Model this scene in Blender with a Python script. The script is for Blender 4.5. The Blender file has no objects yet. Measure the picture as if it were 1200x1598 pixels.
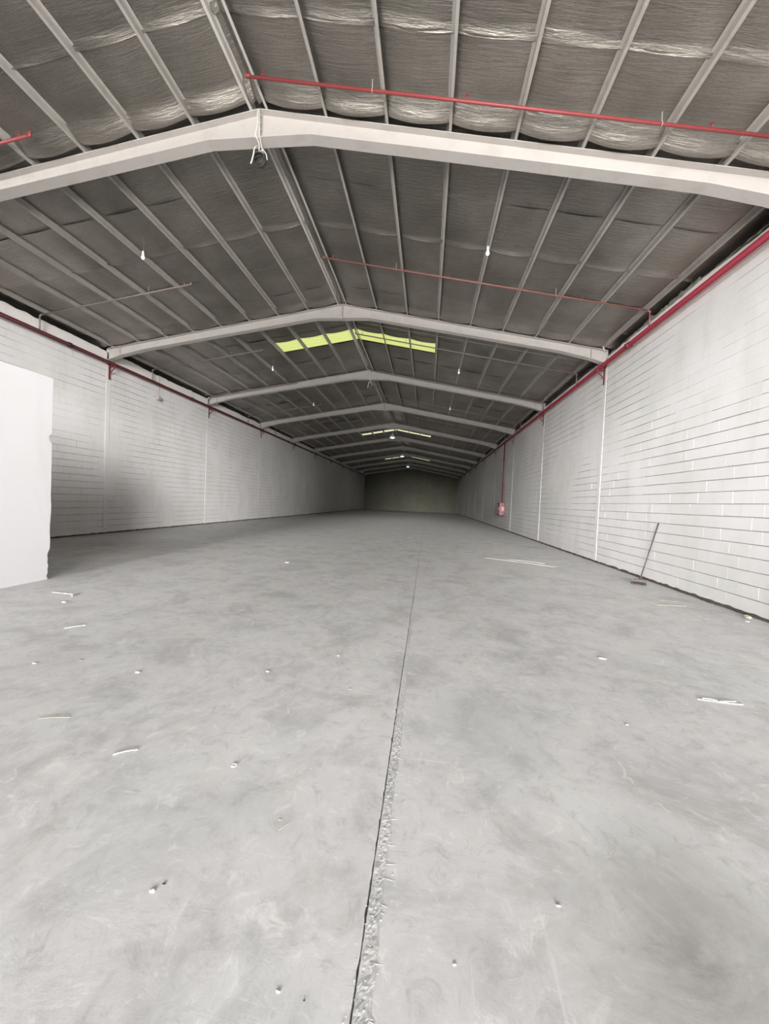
import bpy, bmesh, math, random
import numpy as np
from mathutils import Matrix, Vector, noise as mnoise

sc = bpy.context.scene
COL = sc.collection
R = random.Random(7)

# ------------------------------------------------------------------ camera
CAM_Z = 1.5187
cam_data = bpy.data.cameras.new('camera')
cam = bpy.data.objects.new('camera', cam_data); COL.objects.link(cam)
RT = Vector((0.992926, 0.110344, 0.043839)); UP = Vector((-0.046587, 0.022445, 0.998662)); BK = Vector((0.109212, -0.99364, 0.027427))
cam.matrix_world = Matrix(((RT.x, UP.x, BK.x, 0), (RT.y, UP.y, BK.y, 0), (RT.z, UP.z, BK.z, CAM_Z), (0, 0, 0, 1)))
cam_data.sensor_fit = 'VERTICAL'; cam_data.sensor_height = 36.0; cam_data.lens = 13.5744
cam_data.clip_start = 0.05; cam_data.clip_end = 400
sc.camera = cam

# ------------------------------------------------------------------ world, lights, exposure
world = bpy.data.worlds.new('world'); sc.world = world; world.use_nodes = True
bg = world.node_tree.nodes['Background']
bg.inputs[0].default_value = (0.80, 0.88, 1.0, 1); bg.inputs[1].default_value = 1.2
sc.view_settings.view_transform = 'Standard'; sc.view_settings.look = 'None'
sc.view_settings.gamma = 1.0; sc.view_settings.use_curve_mapping = False
sc.view_settings.exposure = 0.0
sc.cycles.max_bounces = 10; sc.cycles.diffuse_bounces = 6; sc.cycles.glossy_bounces = 4
sc.cycles.use_denoising = True
sc.cycles.caustics_reflective = False; sc.cycles.caustics_refractive = False
sc.cycles.sample_clamp_indirect = 6

def area(name, loc, rot, sx, sy, power, color, spread=180):
    l = bpy.data.lights.new(name, 'AREA'); l.shape = 'RECTANGLE'; l.size = sx; l.size_y = sy
    l.energy = power; l.color = color; l.spread = math.radians(spread)
    o = bpy.data.objects.new(name, l); COL.objects.link(o); o.location = loc; o.rotation_euler = rot
    return o
# daylight through the open vehicle door behind the camera (wide sky part and the straighter part that reaches deep)
area('door_daylight', (-0.6, -6.7, 3.4), (math.radians(90), 0, 0), 10.6, 6.0, 300, (0.98, 0.985, 1.0))
def sun(name, el, az, ang, st, color):
    l = bpy.data.lights.new(name, 'SUN'); l.energy = st; l.angle = math.radians(ang); l.color = color
    o = bpy.data.objects.new(name, l); COL.objects.link(o)
    e, a = math.radians(el), math.radians(az)          # az: how far the light heads to the left of the hall axis
    d = Vector((-math.sin(a) * math.cos(e), math.cos(a) * math.cos(e), -math.sin(e)))
    o.rotation_euler = d.to_track_quat('-Z', 'Y').to_euler(); return o
sun('low_sky_centre', 6.0, 0.0, 13, 10.6, (1.0, 0.975, 0.95))
sun('low_sky_right', 4.0, 26.0, 16, 6.6, (1.0, 0.98, 0.96))      # the part of the sky seen past the right jamb
sun('low_sky_left', 5.0, -25.0, 16, 5.4, (1.0, 0.985, 0.985))
# added unseen upward fill lamp, standing in for light off the yard
area('yard_bounce_fill', (-2.9, -14.5, 0.02), (math.radians(180), 0, 0), 22, 14, 27000, (1.0, 0.97, 0.92))
# daylight under the three translucent roof strips
for ysk in (14.4, 33.3, 52.0):
    area('skylight_daylight', (-2.93, ysk, 7.25), (0, 0, 0), 5.2, 0.95, 12, (1.0, 1.0, 0.86))
# lit bay lamps hanging at the ridge
for yl in (29.9, 41.9, 53.9):
    l = bpy.data.lights.new('bay_lamp_light', 'POINT'); l.energy = 6; l.color = (1, 1, 0.93); l.shadow_soft_size = 0.15
    o = bpy.data.objects.new('bay_lamp_light', l); COL.objects.link(o); o.location = (-2.93, yl, 6.35)

# ------------------------------------------------------------------ dimensions
XL, XR, XC = -10.94, 5.02, -2.93          # inner wall faces, ridge
ZR = 7.63                                 # rafter top at the ridge
SL, SR = 0.172, 0.180                     # roof slopes
Y0, YF = -6.9, 66.1                       # front and far wall
FR = [0.08 + 6.0 * k for k in range(-1, 12)]   # frame positions
def rz(x):                                # top of the rafters
    return ZR - (SL * (XC - x) if x < XC else SR * (x - XC))

# ------------------------------------------------------------------ helpers
def link(o, parent=None):
    COL.objects.link(o)
    if parent is not None: o.parent = parent
    return o
def tag(o, label=None, cat=None, group=None, kind=None):
    if label: o['label'] = label
    if cat: o['category'] = cat
    if group: o['group'] = group
    if kind: o['kind'] = kind
    return o
def empty(name, loc=(0, 0, 0), rz_=0.0):
    o = bpy.data.objects.new(name, None); o.location = loc; o.rotation_euler = (0, 0, rz_); o.empty_display_size = 0.1
    return link(o)

class MB:
    """collects geometry; build() makes ONE mesh object"""
    def __init__(s): s.v = []; s.f = []
    def add(s, vs, fs):
        n = len(s.v); s.v += [tuple(p) for p in vs]; s.f += [tuple(i + n for i in f) for f in fs]; return s
    def box(s, x0, x1, y0, y1, z0, z1, m=None):
        vs = [(x0, y0, z0), (x1, y0, z0), (x1, y1, z0), (x0, y1, z0), (x0, y0, z1), (x1, y0, z1), (x1, y1, z1), (x0, y1, z1)]
        if m is not None: vs = [m @ Vector(p) for p in vs]
        return s.add(vs, [(0, 3, 2, 1), (4, 5, 6, 7), (0, 1, 5, 4), (1, 2, 6, 5), (2, 3, 7, 6), (3, 0, 4, 7)])
    def sweep(s, pts, prof, closed=True, cap=True):
        """pts: list of station lists of 3D points (all same length)"""
        n = len(prof[0]); vs = [p for st in prof for p in st]; fs = []
        m = len(prof)
        for i in range(m - 1):
            for j in range(n if closed else n - 1):
                k = (j + 1) % n
                fs.append((i * n + j, i * n + k, (i + 1) * n + k, (i + 1) * n + j))
        if cap and closed:
            fs.append(tuple(reversed(range(n)))); fs.append(tuple((m - 1) * n + j for j in range(n)))
        return s.add(vs, fs)
    def tube(s, pts, r, n=8, cap=True):
        pts = [Vector(p) for p in pts]; prof = []
        rs = r if isinstance(r, (list, tuple)) else [r] * len(pts)
        ref = None
        for i, p in enumerate(pts):
            d = (pts[min(i + 1, len(pts) - 1)] - pts[max(i - 1, 0)])
            if d.length < 1e-9: d = Vector((0, 0, 1))
            d.normalize()
            if ref is None:
                ref = Vector((0, 0, 1)) if abs(d.z) < .9 else Vector((1, 0, 0))
            u = d.cross(ref)
            if u.length < 1e-4: u = d.cross(Vector((0, 1, 0)))
            u.normalize(); w = u.cross(d).normalized(); ref = w
            prof.append([p + (u * math.cos(2 * math.pi * j / n) + w * math.sin(2 * math.pi * j / n)) * rs[i] for j in range(n)])
        return s.sweep(None, prof, True, cap)
    def lathe(s, rzs, c=(0, 0, 0), n=14):
        prof = [[Vector((c[0] + r * math.cos(2 * math.pi * j / n), c[1] + r * math.sin(2 * math.pi * j / n), c[2] + z)) for j in range(n)] for r, z in rzs]
        return s.sweep(None, prof, True, True)
    def build(s, name, mat, parent=None, smooth=False, loc=None):
        me = bpy.data.meshes.new(name)
        me.from_pydata([tuple(p) for p in s.v], [], s.f); me.update()
        if mat: me.materials.append(mat)
        if smooth: me.polygons.foreach_set('use_smooth', [True] * len(me.polygons))
        o = bpy.data.objects.new(name, me)
        if loc is not None: o.location = loc
        return link(o, parent)

def grid_mesh(name, X, Y, Z, mat, parent=None, smooth=True):
    ny, nx = X.shape
    me = bpy.data.meshes.new(name)
    co = np.stack([X, Y, Z], -1).reshape(-1, 3)
    idx = np.arange(nx * ny).reshape(ny, nx)
    q = np.stack([idx[:-1, :-1], idx[:-1, 1:], idx[1:, 1:], idx[1:, :-1]], -1).reshape(-1, 4)
    me.vertices.add(len(co)); me.vertices.foreach_set('co', co.astype(np.float32).ravel())
    me.loops.add(q.size); me.loops.foreach_set('vertex_index', q.astype(np.int32).ravel())
    me.polygons.add(len(q)); me.polygons.foreach_set('loop_start', np.arange(0, q.size, 4, dtype=np.int32))
    me.update(calc_edges=True); me.validate()
    me.polygons.foreach_set('use_smooth', [smooth] * len(me.polygons))
    if mat: me.materials.append(mat)
    return link(bpy.data.objects.new(name, me), parent)

def copy_tree(o, parent=None):
    c = o.copy(); COL.objects.link(c)
    if parent is not None: c.parent = parent
    for ch in list(o.children): copy_tree(ch, c)
    return c

# ------------------------------------------------------------------ materials
def mat(name, col, rough=0.6, metal=0.0, spec=0.5):
    m = bpy.data.materials.new(name); m.use_nodes = True
    b = m.node_tree.nodes['Principled BSDF']
    b.inputs['Base Color'].default_value = (*col, 1); b.inputs['Roughness'].default_value = rough
    b.inputs['Metallic'].default_value = metal; b.inputs['Specular IOR Level'].default_value = spec
    return m
class NT:
    def __init__(s, m): s.m = m; s.t = m.node_tree; s.n = s.t.nodes; s.l = s.t.links; s.b = s.n['Principled BSDF']
    def node(s, ty, **kw):
        o = s.n.new(ty)
        for k, v in kw.items():
            if k in ('operation', 'blend_type', 'data_type', 'noise_dimensions', 'wave_type', 'bands_direction', 'wave_profile', 'feature'): setattr(o, k, v)
            else: o.inputs[k].default_value = v
        return o
    def coord(s, scale=(1, 1, 1), rot=(0, 0, 0)):
        g = s.n.new('ShaderNodeNewGeometry'); mp = s.n.new('ShaderNodeMapping')
        mp.inputs['Scale'].default_value = scale; mp.inputs['Rotation'].default_value = rot
        s.l.new(g.outputs['Position'], mp.inputs['Vector']); return mp.outputs['Vector']
    def noise(s, vec, scale, detail=4, rough=0.55, dist=0.0):
        o = s.n.new('ShaderNodeTexNoise'); o.inputs['Scale'].default_value = scale; o.inputs['Detail'].default_value = detail
        o.inputs['Roughness'].default_value = rough; o.inputs['Distortion'].default_value = dist
        s.l.new(vec, o.inputs['Vector']); return o.outputs['Fac']
    def ramp(s, fac, stops):
        o = s.n.new('ShaderNodeValToRGB'); e = o.color_ramp.elements
        while len(e) < len(stops): e.new(0.5)
        for i, (p, c) in enumerate(stops):
            e[i].position = p; e[i].color = (*c, 1) if len(c) == 3 else c
        s.l.new(fac, o.inputs[0]); return o.outputs['Color']
    def mix(s, fac, a, b, mode='MIX'):
        o = s.n.new('ShaderNodeMix'); o.data_type = 'RGBA'; o.blend_type = mode
        for sock, v in ((o.inputs[0], fac), (o.inputs[6], a), (o.inputs[7], b)):
            if isinstance(v, (int, float)): sock.default_value = v
            elif isinstance(v, tuple): sock.default_value = (*v, 1)
            else: s.l.new(v, sock)
        return o.outputs[2]
    def base(s, c): s.l.new(c, s.b.inputs['Base Color'])
    def rough(s, fac, lo, hi):
        o = s.n.new('ShaderNodeMapRange'); o.inputs[3].default_value = lo; o.inputs[4].default_value = hi
        s.l.new(fac, o.inputs[0]); s.l.new(o.outputs[0], s.b.inputs['Roughness'])
    def bump(s, facs, strength=0.3, dist=0.01):
        prev = None
        for f, st, d in facs:
            o = s.n.new('ShaderNodeBump'); o.inputs['Strength'].default_value = st; o.inputs['Distance'].default_value = d
            s.l.new(f, o.inputs['Height'])
            if prev is not None: s.l.new(prev, o.inputs['Normal'])
            prev = o.outputs['Normal']
        s.l.new(prev, s.b.inputs['Normal'])

def make_floor_mat():
    m = mat('concrete_floor', (0.5, 0.5, 0.49), 0.6); t = NT(m); c = t.coord()
    big = t.noise(c, 0.35, 5, 0.6); mid = t.noise(c, 1.6, 8, 0.72, 0.5); fine = t.noise(c, 7, 10, 0.8, 0.9); grit = t.noise(c, 60, 6, 0.75)
    tint = t.noise(c, 0.9, 3, 0.5, 0.5)
    stain = t.noise(c, 0.8, 8, 0.74, 1.4)
    scr1 = t.noise(t.coord((1.5, 22, 1), (0, 0, 0.5)), 1.2, 7, 0.8, 0.8); scr2 = t.noise(t.coord((1.5, 22, 1), (0, 0, -0.9)), 1.4, 7, 0.8, 0.8)
    scr3 = t.noise(t.coord((26, 1.2, 1)), 1.0, 7, 0.8, 0.5)
    col = t.ramp(tint, [(0.35, (0.455, 0.475, 0.455)), (0.5, (0.485, 0.475, 0.465)), (0.65, (0.47, 0.475, 0.475))])
    col = t.mix(0.65, col, t.ramp(mid, [(0.34, (0.29, 0.29, 0.28)), (0.5, (0.48, 0.475, 0.47)), (0.7, (0.56, 0.555, 0.545))]))
    col = t.mix(t.ramp(stain, [(0.54, (0, 0, 0)), (0.70, (0.55, 0.55, 0.55))]), col, (0.30, 0.295, 0.28))
    col = t.mix(t.ramp(fine, [(0.53, (0, 0, 0)), (0.64, (0.7, 0.7, 0.7))]), col, (0.33, 0.325, 0.32))
    col = t.mix(t.ramp(fine, [(0.36, (0.7, 0.7, 0.7)), (0.45, (0, 0, 0))]), col, (0.60, 0.595, 0.58))
    for f_, k in ((scr1, 0.45), (scr2, 0.4), (scr3, 0.4)):
        col = t.mix(t.ramp(f_, [(0.61, (0, 0, 0)), (0.69, (k, k, k))]), col, (0.66, 0.66, 0.65))
    col = t.mix(t.ramp(scr1, [(0.31, (0.45, 0.45, 0.45)), (0.38, (0, 0, 0))]), col, (0.22, 0.22, 0.21))
    col = t.mix(t.ramp(grit, [(0.62, (0, 0, 0)), (0.74, (0.5, 0.5, 0.5))]), col, (0.24, 0.235, 0.23))
    # grimy patches with places of their own
    for (px, py, r_, k, cc) in ((0.98, 1.38, 0.55, 1.0, (0.235, 0.225, 0.205)), (0.62, 1.02, 0.22, 0.6, (0.26, 0.25, 0.235)), (1.15, 1.75, 0.35, 0.5, (0.29, 0.28, 0.265)),
                              (0.45, 2.75, 0.55, 0.5, (0.33, 0.355, 0.335)), (-0.95, 1.75, 0.45, 0.35, (0.30, 0.295, 0.285)), (-8.6, 9.6, 2.4, 0.8, (0.24, 0.20, 0.16))):
        g = t.n.new('ShaderNodeNewGeometry'); sb = t.n.new('ShaderNodeVectorMath'); sb.operation = 'DISTANCE'; sb.inputs[1].default_value = (px, py, 0)
        t.l.new(g.outputs['Position'], sb.inputs[0])
        mr = t.n.new('ShaderNodeMapRange'); mr.inputs[1].default_value = 0.0; mr.inputs[2].default_value = r_; mr.inputs[3].default_value = k; mr.inputs[4].default_value = 0.0
        t.l.new(sb.outputs['Value'], mr.inputs[0])
        mu = t.n.new('ShaderNodeMath'); mu.operation = 'MULTIPLY'; t.l.new(mr.outputs[0], mu.inputs[0]); t.l.new(t.ramp(stain, [(0.36, (0.25, 0.25, 0.25)), (0.52, (1, 1, 1))]), mu.inputs[1])
        col = t.mix(mu.outputs[0], col, cc)
    hs = t.n.new('ShaderNodeHueSaturation'); hs.inputs['Value'].default_value = 1.12; hs.inputs['Saturation'].default_value = 0.9; t.l.new(col, hs.inputs['Color'])
    t.base(hs.outputs['Color']); t.rough(mid, 0.42, 0.72)
    t.bump([(fine, 0.2, 0.004), (mid, 0.12, 0.01), (grit, 0.15, 0.001)])
    return m
M = {}
M['floor'] = make_floor_mat()

def make_wall_mat(name, a, b_, c_, s=1.0):
    m = mat(name, a, 0.8, 0, 0.3); t = NT(m); c = t.coord()
    big = t.noise(c, 0.5 * s, 5, 0.6); st = t.noise(t.coord((1, 1, 0.25)), 1.6 * s, 6, 0.65, 0.3); fi = t.noise(c, 14, 6, 0.7)
    col = t.ramp(big, [(0.35, b_), (0.6, a)])
    col = t.mix(t.ramp(st, [(0.52, (0, 0, 0)), (0.75, (0.7, 0.7, 0.7))]), col, c_)
    col = t.mix(t.ramp(fi, [(0.62, (0, 0, 0)), (0.76, (0.35, 0.35, 0.35))]), col, tuple(k * 0.72 for k in b_))
    t.base(col); t.bump([(fi, 0.25, 0.004), (st, 0.2, 0.006)])
    return m
M['wall'] = make_wall_mat('white_painted_block', (0.69, 0.675, 0.672), (0.61, 0.605, 0.58), (0.55, 0.55, 0.525))
M['mortar'] = mat('grey_mortar', (0.30, 0.285, 0.28), 0.95, 0, 0.1)
M['cap'] = make_wall_mat('painted_ring_beam', (0.80, 0.77, 0.74), (0.72, 0.69, 0.66), (0.62, 0.60, 0.56))
M['partition'] = make_wall_mat('white_plaster', (0.55, 0.545, 0.555), (0.53, 0.527, 0.53), (0.485, 0.485, 0.485), 1.3)
M['raw'] = make_wall_mat('raw_cement', (0.34, 0.33, 0.27), (0.24, 0.235, 0.20), (0.44, 0.43, 0.34), 6)
M['farwall'] = make_wall_mat('far_wall_dimmed_render', (0.075, 0.075, 0.055), (0.06, 0.06, 0.046), (0.05, 0.053, 0.04))  # base colour darkened to stand in for the unlit far end
M['dirt'] = mat('dark_dirt', (0.09, 0.075, 0.06), 0.95, 0, 0.1)
M['gap'] = mat('joint_sealant', (0.22, 0.22, 0.21), 0.9)

def make_foil():
    m = mat('insulation_foil', (0.5, 0.48, 0.45), 0.4, 0.9); t = NT(m)
    c = t.coord(); big = t.noise(c, 0.9, 4, 0.6); rip = t.noise(t.coord((1.0, 9.0, 1.0)), 2.6, 6, 0.7, 0.3)
    fine = t.noise(t.coord((1, 1.6, 1)), 26, 5, 0.7)
    col = t.ramp(big, [(0.3, (0.26, 0.241, 0.215)), (0.55, (0.36, 0.334, 0.30)), (0.8, (0.46, 0.432, 0.392))])
    col = t.mix(t.ramp(fine, [(0.45, (0, 0, 0)), (0.8, (0.5, 0.5, 0.5))]), col, (0.15, 0.138, 0.125))
    t.base(col); t.rough(big, 0.28, 0.42)
    t.bump([(rip, 0.55, 0.035), (fine, 0.35, 0.006)])
    return m
M['foil'] = make_foil()
M['roof_metal'] = mat('roof_sheet', (0.12, 0.12, 0.11), 0.5, 0.5)
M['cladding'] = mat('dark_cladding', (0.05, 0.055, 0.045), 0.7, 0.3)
def paint(name, col, dirty, rough=0.55, sc_=3.0):
    m = mat(name, col, rough, 0, 0.4); t = NT(m); c = t.coord(); n1 = t.noise(c, sc_, 6, 0.7); n2 = t.noise(c, sc_ * 9, 4, 0.6)
    k = t.mix(t.ramp(n1, [(0.5, (0, 0, 0)), (0.75, (0.8, 0.8, 0.8))]), col, dirty)
    t.base(k); t.bump([(n2, 0.15, 0.002)]); return m
M['frame'] = paint('pale_primer_steel', (0.46, 0.432, 0.41), (0.37, 0.345, 0.325))
M['purlin'] = paint('grey_purlin_steel', (0.36, 0.34, 0.315), (0.26, 0.245, 0.225))
M['ridge'] = paint('pale_ridge_steel', (0.50, 0.48, 0.455), (0.36, 0.34, 0.32))
M['red'] = paint('red_pipe_paint', (0.12, 0.011, 0.020), (0.08, 0.009, 0.015), 0.4)
M['redbright'] = paint('light_red_pipe_paint', (0.25, 0.045, 0.047), (0.18, 0.036, 0.038), 0.4)
M['greypipe'] = paint('grey_pipe_paint', (0.22, 0.18, 0.165), (0.17, 0.14, 0.125), 0.5)
M['darkred'] = paint('dark_red_bracket', (0.035, 0.006, 0.008), (0.022, 0.005, 0.006), 0.5)
M['white'] = mat('white_plastic', (0.85, 0.85, 0.84), 0.4)
M['darkcable'] = mat('brown_cable', (0.16, 0.13, 0.12), 0.6)
M['cable'] = mat('white_cable', (0.78, 0.76, 0.72), 0.5)
M['black'] = mat('black_rubber', (0.03, 0.028, 0.026), 0.5)
M['paper'] = mat('white_paper', (0.60, 0.60, 0.59), 0.9, 0, 0.1)
M['wood'] = paint('grey_weathered_wood', (0.42, 0.37, 0.30), (0.30, 0.26, 0.2), 0.8, 12)
M['darkwood'] = paint('dark_broom_handle', (0.05, 0.038, 0.036), (0.035, 0.028, 0.026), 0.5, 12)
M['bristle'] = mat('dark_bristles', (0.04, 0.033, 0.026), 0.9)
M['card'] = mat('pale_board', (0.56, 0.545, 0.50), 0.8)
M['chip'] = make_wall_mat('pale_cement_chips', (0.50, 0.495, 0.485), (0.40, 0.40, 0.385), (0.56, 0.56, 0.55), 8)
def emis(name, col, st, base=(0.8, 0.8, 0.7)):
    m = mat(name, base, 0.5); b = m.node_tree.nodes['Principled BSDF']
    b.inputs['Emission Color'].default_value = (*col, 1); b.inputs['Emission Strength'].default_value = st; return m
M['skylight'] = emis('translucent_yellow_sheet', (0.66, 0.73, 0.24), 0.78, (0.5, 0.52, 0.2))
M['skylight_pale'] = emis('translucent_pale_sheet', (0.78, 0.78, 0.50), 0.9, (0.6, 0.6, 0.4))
M['lamp'] = emis('lamp_glass', (1.0, 1.0, 0.92), 3.0)

# ------------------------------------------------------------------ floor
floor = MB().box(XL - 0.5, XR + 0.5, Y0 - 0.5, YF + 0.3, -0.30, -0.014).build('floor', M['gap'])
tag(floor, kind='structure')
def slab(xa, edge_x, sign):
    ys = list(np.arange(0.4, 9.0, 0.025)) + list(np.arange(9.0, 30, 0.5)) + [30, 45, YF]
    ys = [Y0 - 0.4, -3, 0] + ys
    vs = []; fs = []
    for y in ys:
        e = edge_x + (sign * (0.004 * mnoise.noise(Vector((y * 6, sign, 0))) + max(0, 0.010 * mnoise.noise(Vector((y * 17, 3 * sign, 1))))) if 0.4 < y < 9 else 0)
        vs += [(xa, y, 0.0), (e + sign * 0.003, y, 0.0), (e, y, -0.003), (e, y, -0.02)]
    for i in range(len(ys) - 1):
        for j in range(3):
            q = (i * 4 + j, i * 4 + j + 1, (i + 1) * 4 + j + 1, (i + 1) * 4 + j)
            fs.append(q if sign < 0 else tuple(reversed(q)))
    return MB().add(vs, fs).build('floor_slab', M['floor'], floor)
# left slab: its free edge is on +x side
slab(XL - 0.4, -0.1545, -1)
slab(XR + 0.4, -0.1495, +1)
# crumbled filler strip on the right lip of the joint
vs = []; fs = []
ys = np.arange(0.8, 6.8, 0.008); nprof = 10
for i, y in enumerate(ys):
    fade = max(0.0, min(1, (6.8 - y) / 4.2)); w = (0.050 + 0.012 * mnoise.noise(Vector((y * 2.3, 9, 0))) + 0.008 * mnoise.noise(Vector((y * 13, 9, 3)))) * (0.18 + 0.82 * fade)
    for j in range(nprof):
        u = j / (nprof - 1)
        env = math.sin(math.pi * min(1, u * 1.05)) ** 0.5 if u < 0.95 else 0
        n_ = 0.5 + 1.1 * mnoise.noise(Vector((y * 28, u * 3.5, 2))) + 0.9 * mnoise.noise(Vector((y * 75, u * 6, 7))) + (0.5 if u > 0.7 else -0.1)
        vs.append((-0.149 + u * w + 0.003 * mnoise.noise(Vector((y * 60, u * 4, 5))), y, 0.0006 + 0.0016 * fade * env * max(-0.1, n_)))
for i in range(len(ys) - 1):
    for j in range(nprof - 1):
        fs.append((i * nprof + j, i * nprof + j + 1, (i + 1) * nprof + j + 1, (i + 1) * nprof + j))
MB().add(vs, fs).build('joint_filler', M['chip'], floor)
cs = MB()                                   # short smears of cement dragged sideways off the joint
for i in range(30):
    y = 0.95 + 4.4 * R.random() ** 1.3; L = R.uniform(0.01, 0.06) * (1 if y < 3 else 1.4); a_ = R.uniform(-0.35, 0.1); w = R.uniform(0.0012, 0.003)
    sg = 1 if R.random() < 0.85 else -1
    x0 = -0.10 if sg > 0 else -0.16
    d = Vector((sg * math.cos(a_), math.sin(a_), 0)); nn = Vector((-d.y, d.x, 0)); p = Vector((x0, y, 0.0006))
    st = []
    for k in range(4):
        t = k / 3; c = p + d * L * t; ww = w * (1 - 0.8 * t)
        st.append([c - nn * ww, c + Vector((0, 0, 0.0007 * (1 - t) + .0002)), c + nn * ww])
    cs.sweep(None, st, closed=False)
tag(cs.build('cement_smears', M['chip'], floor), kind='stuff')
# loose crumbs along the joint
cr = MB()
for i in range(260):
    y = 0.95 + 4.6 * R.random() ** 1.6; x = -0.135 + R.gauss(0, 0.018) + (0.02 if R.random() < .5 else 0); s = R.uniform(0.0008, 0.0022)
    m = Matrix.Translation((x, y, s * 0.5)) @ Matrix.Rotation(R.uniform(0, 3), 4, 'Z') @ Matrix.Rotation(R.uniform(-.4, .4), 4, 'X')
    cr.box(-s, s, -s * .7, s * .7, -s * .5, s * .5, m)
tag(cr.build('joint_crumbs', M['chip'], floor), kind='stuff')

# ------------------------------------------------------------------ side walls
HC = 0.21; ZB = 0.05; NR = 27
def smooth_noise(x, y, s): return mnoise.noise(Vector((x * 0.35, y * 0.5, s * 11.3))) + 0.5 * mnoise.noise(Vector((x * 1.1, y * 1.4, s * 5.1)))
def block_geo(fx, nx, y0, y1, z0, z1, p):
    """a block whose face is at fx, inward normal nx; p = proud offset"""
    c = 0.003; d = 0.10; o = fx + nx * p
    vs = [(fx - nx * d * 0.4, y0, z0), (fx - nx * d * 0.4, y1, z0), (fx - nx * d * 0.4, y1, z1), (fx - nx * d * 0.4, y0, z1),
          (o - nx * c, y0, z0), (o - nx * c, y1, z0), (o - nx * c, y1, z1), (o - nx * c, y0, z1),
          (o, y0, z0 + c), (o, y1, z0 + c), (o, y1, z1 - c), (o, y0, z1 - c)]
    fs = [(0, 1, 5, 4), (1, 2, 6, 5), (2, 3, 7, 6), (3, 0, 4, 7), (4, 5, 9, 8), (5, 6, 10, 9), (6, 7, 11, 10), (7, 4, 8, 11), (8, 9, 10, 11)]
    if nx > 0: fs = [tuple(reversed(f)) for f in fs]
    return vs, fs
def side_wall(name, fx, nx, seed, near_y, band_top):
    rr = random.Random(seed)
    body = MB()
    bays = [(Y0, FR[0] - 0.09)] + [(FR[i] + 0.09, FR[i + 1] - 0.09) for i in range(len(FR) - 2)] + [(FR[-2] + 0.09, YF)]
    bays = [(a, b) for a, b in bays if b - a > 0.2]
    for a, b in bays:
        body.box(min(fx - nx * 0.016, fx - nx * 0.2), max(fx - nx * 0.016, fx - nx * 0.2), a, b, -0.05, ZB + NR * HC)
    # strip behind the columns
    body.box(min(fx - nx * 0.2, fx - nx * 0.24), max(fx - nx * 0.2, fx - nx * 0.24), Y0, YF, -0.05, ZB + NR * HC)
    w = tag(body.build(name, M['mortar']), kind='structure')
    near = []; far = MB()
    for a, b in bays:
        n = max(1, round((b - a) / 0.415)); L = (b - a) / n
        for r in range(NR):
            off = (r % 2) * 0.5 * L
            edges = [a] + [a + off + L * i for i in range(0 if off else 1, n)] + [b]
            z0 = ZB + r * HC; z1 = z0 + HC
            for i in range(len(edges) - 1):
                y0, y1 = edges[i], edges[i + 1]
                if y1 - y0 < 0.03: continue
                ym = (y0 + y1) / 2
                q = smooth_noise(ym, z0, seed)           # plastered-over patches
                openj = q > -0.12
                g = (0.007 + 0.009 * rr.random()) if openj else (0.0 if rr.random() < .8 else 0.004)
                gv = ((0.003 if nx > 0 else 0.0014) + 0.0015 * rr.random()) if (openj and rr.random() < (0.45 if nx > 0 else 0.2)) else 0.0003
                p = rr.uniform(-0.0015, 0.0015) if openj else rr.uniform(-0.0005, 0.0005)
                near.append((y0 + gv, y1 - gv, z0 + g * 0.5, z1 - g * 0.5, p))
    # the 300 that show largest are parts
    vis = [t for t in near if t[0] > near_y]
    vis.sort(key=lambda t: t[0])
    part = set(vis[:298])
    for t in near:
        vs, fs = block_geo(fx, nx, *t)
        if t in part:
            MB().add([(v[0] - fx, v[1] - t[0], v[2] - t[2]) for v in vs], fs).build('block', M['wall'], w, loc=(fx, t[0], t[2]))
        else: far.add(vs, fs)
    tag(far.build('blockwork', M['wall'], w), kind='stuff')
    # ragged plaster skirt at the foot
    vs = []; fs = []; ys = list(np.arange(Y0, 30, 0.06)) + list(np.arange(30, YF, 0.5)) + [YF]
    for y in ys:
        zb = 0.022 + 0.07 * abs(mnoise.noise(Vector((y * 1.7, seed, 0)))) + 0.03 * abs(mnoise.noise(Vector((y * 7, seed, 4))))
        o = fx + nx * (0.003 + 0.012 * abs(mnoise.noise(Vector((y * 3, seed, 8)))))
        vs += [(fx - nx * 0.02, y, zb), (o, y, zb), (fx + nx * 0.001, y, 0.11)]
    for i in range(len(ys) - 1):
        for j in range(2):
            q = (i * 3 + j, i * 3 + j + 1, (i + 1) * 3 + j + 1, (i + 1) * 3 + j)
            fs.append(q)
    MB().add(vs, fs).build('plaster_skirt', M['wall'], w)
    # dark dirt in the gap below it
    vs = []; fs = []
    for y in ys:
        o = fx + nx * (0.02 + 0.05 * abs(mnoise.noise(Vector((y * 1.3, seed, 3)))) + 0.03 * abs(mnoise.noise(Vector((y * 5, seed, 6)))))
        h = 0.055 + 0.03 * mnoise.noise(Vector((y * 6, seed, 9)))
        vs += [(fx - nx * 0.015, y, h), (fx + nx * 0.012, y, max(0.008, h * .8)), (o, y, 0.001)]
    for i in range(len(ys) - 1):
        for j in range(2): fs.append((i * 3 + j, i * 3 + j + 1, (i + 1) * 3 + j + 1, (i + 1) * 3 + j))
    tag(MB().add(vs, fs).build('foot_dirt', M['dirt'], w), kind='stuff')
    # ring beam band on top with a ragged upper edge
    zt0 = ZB + NR * HC; vs = []; fs = []
    ys = list(np.arange(Y0, 32, 0.08)) + list(np.arange(32, YF, 0.5)) + [YF]
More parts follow.
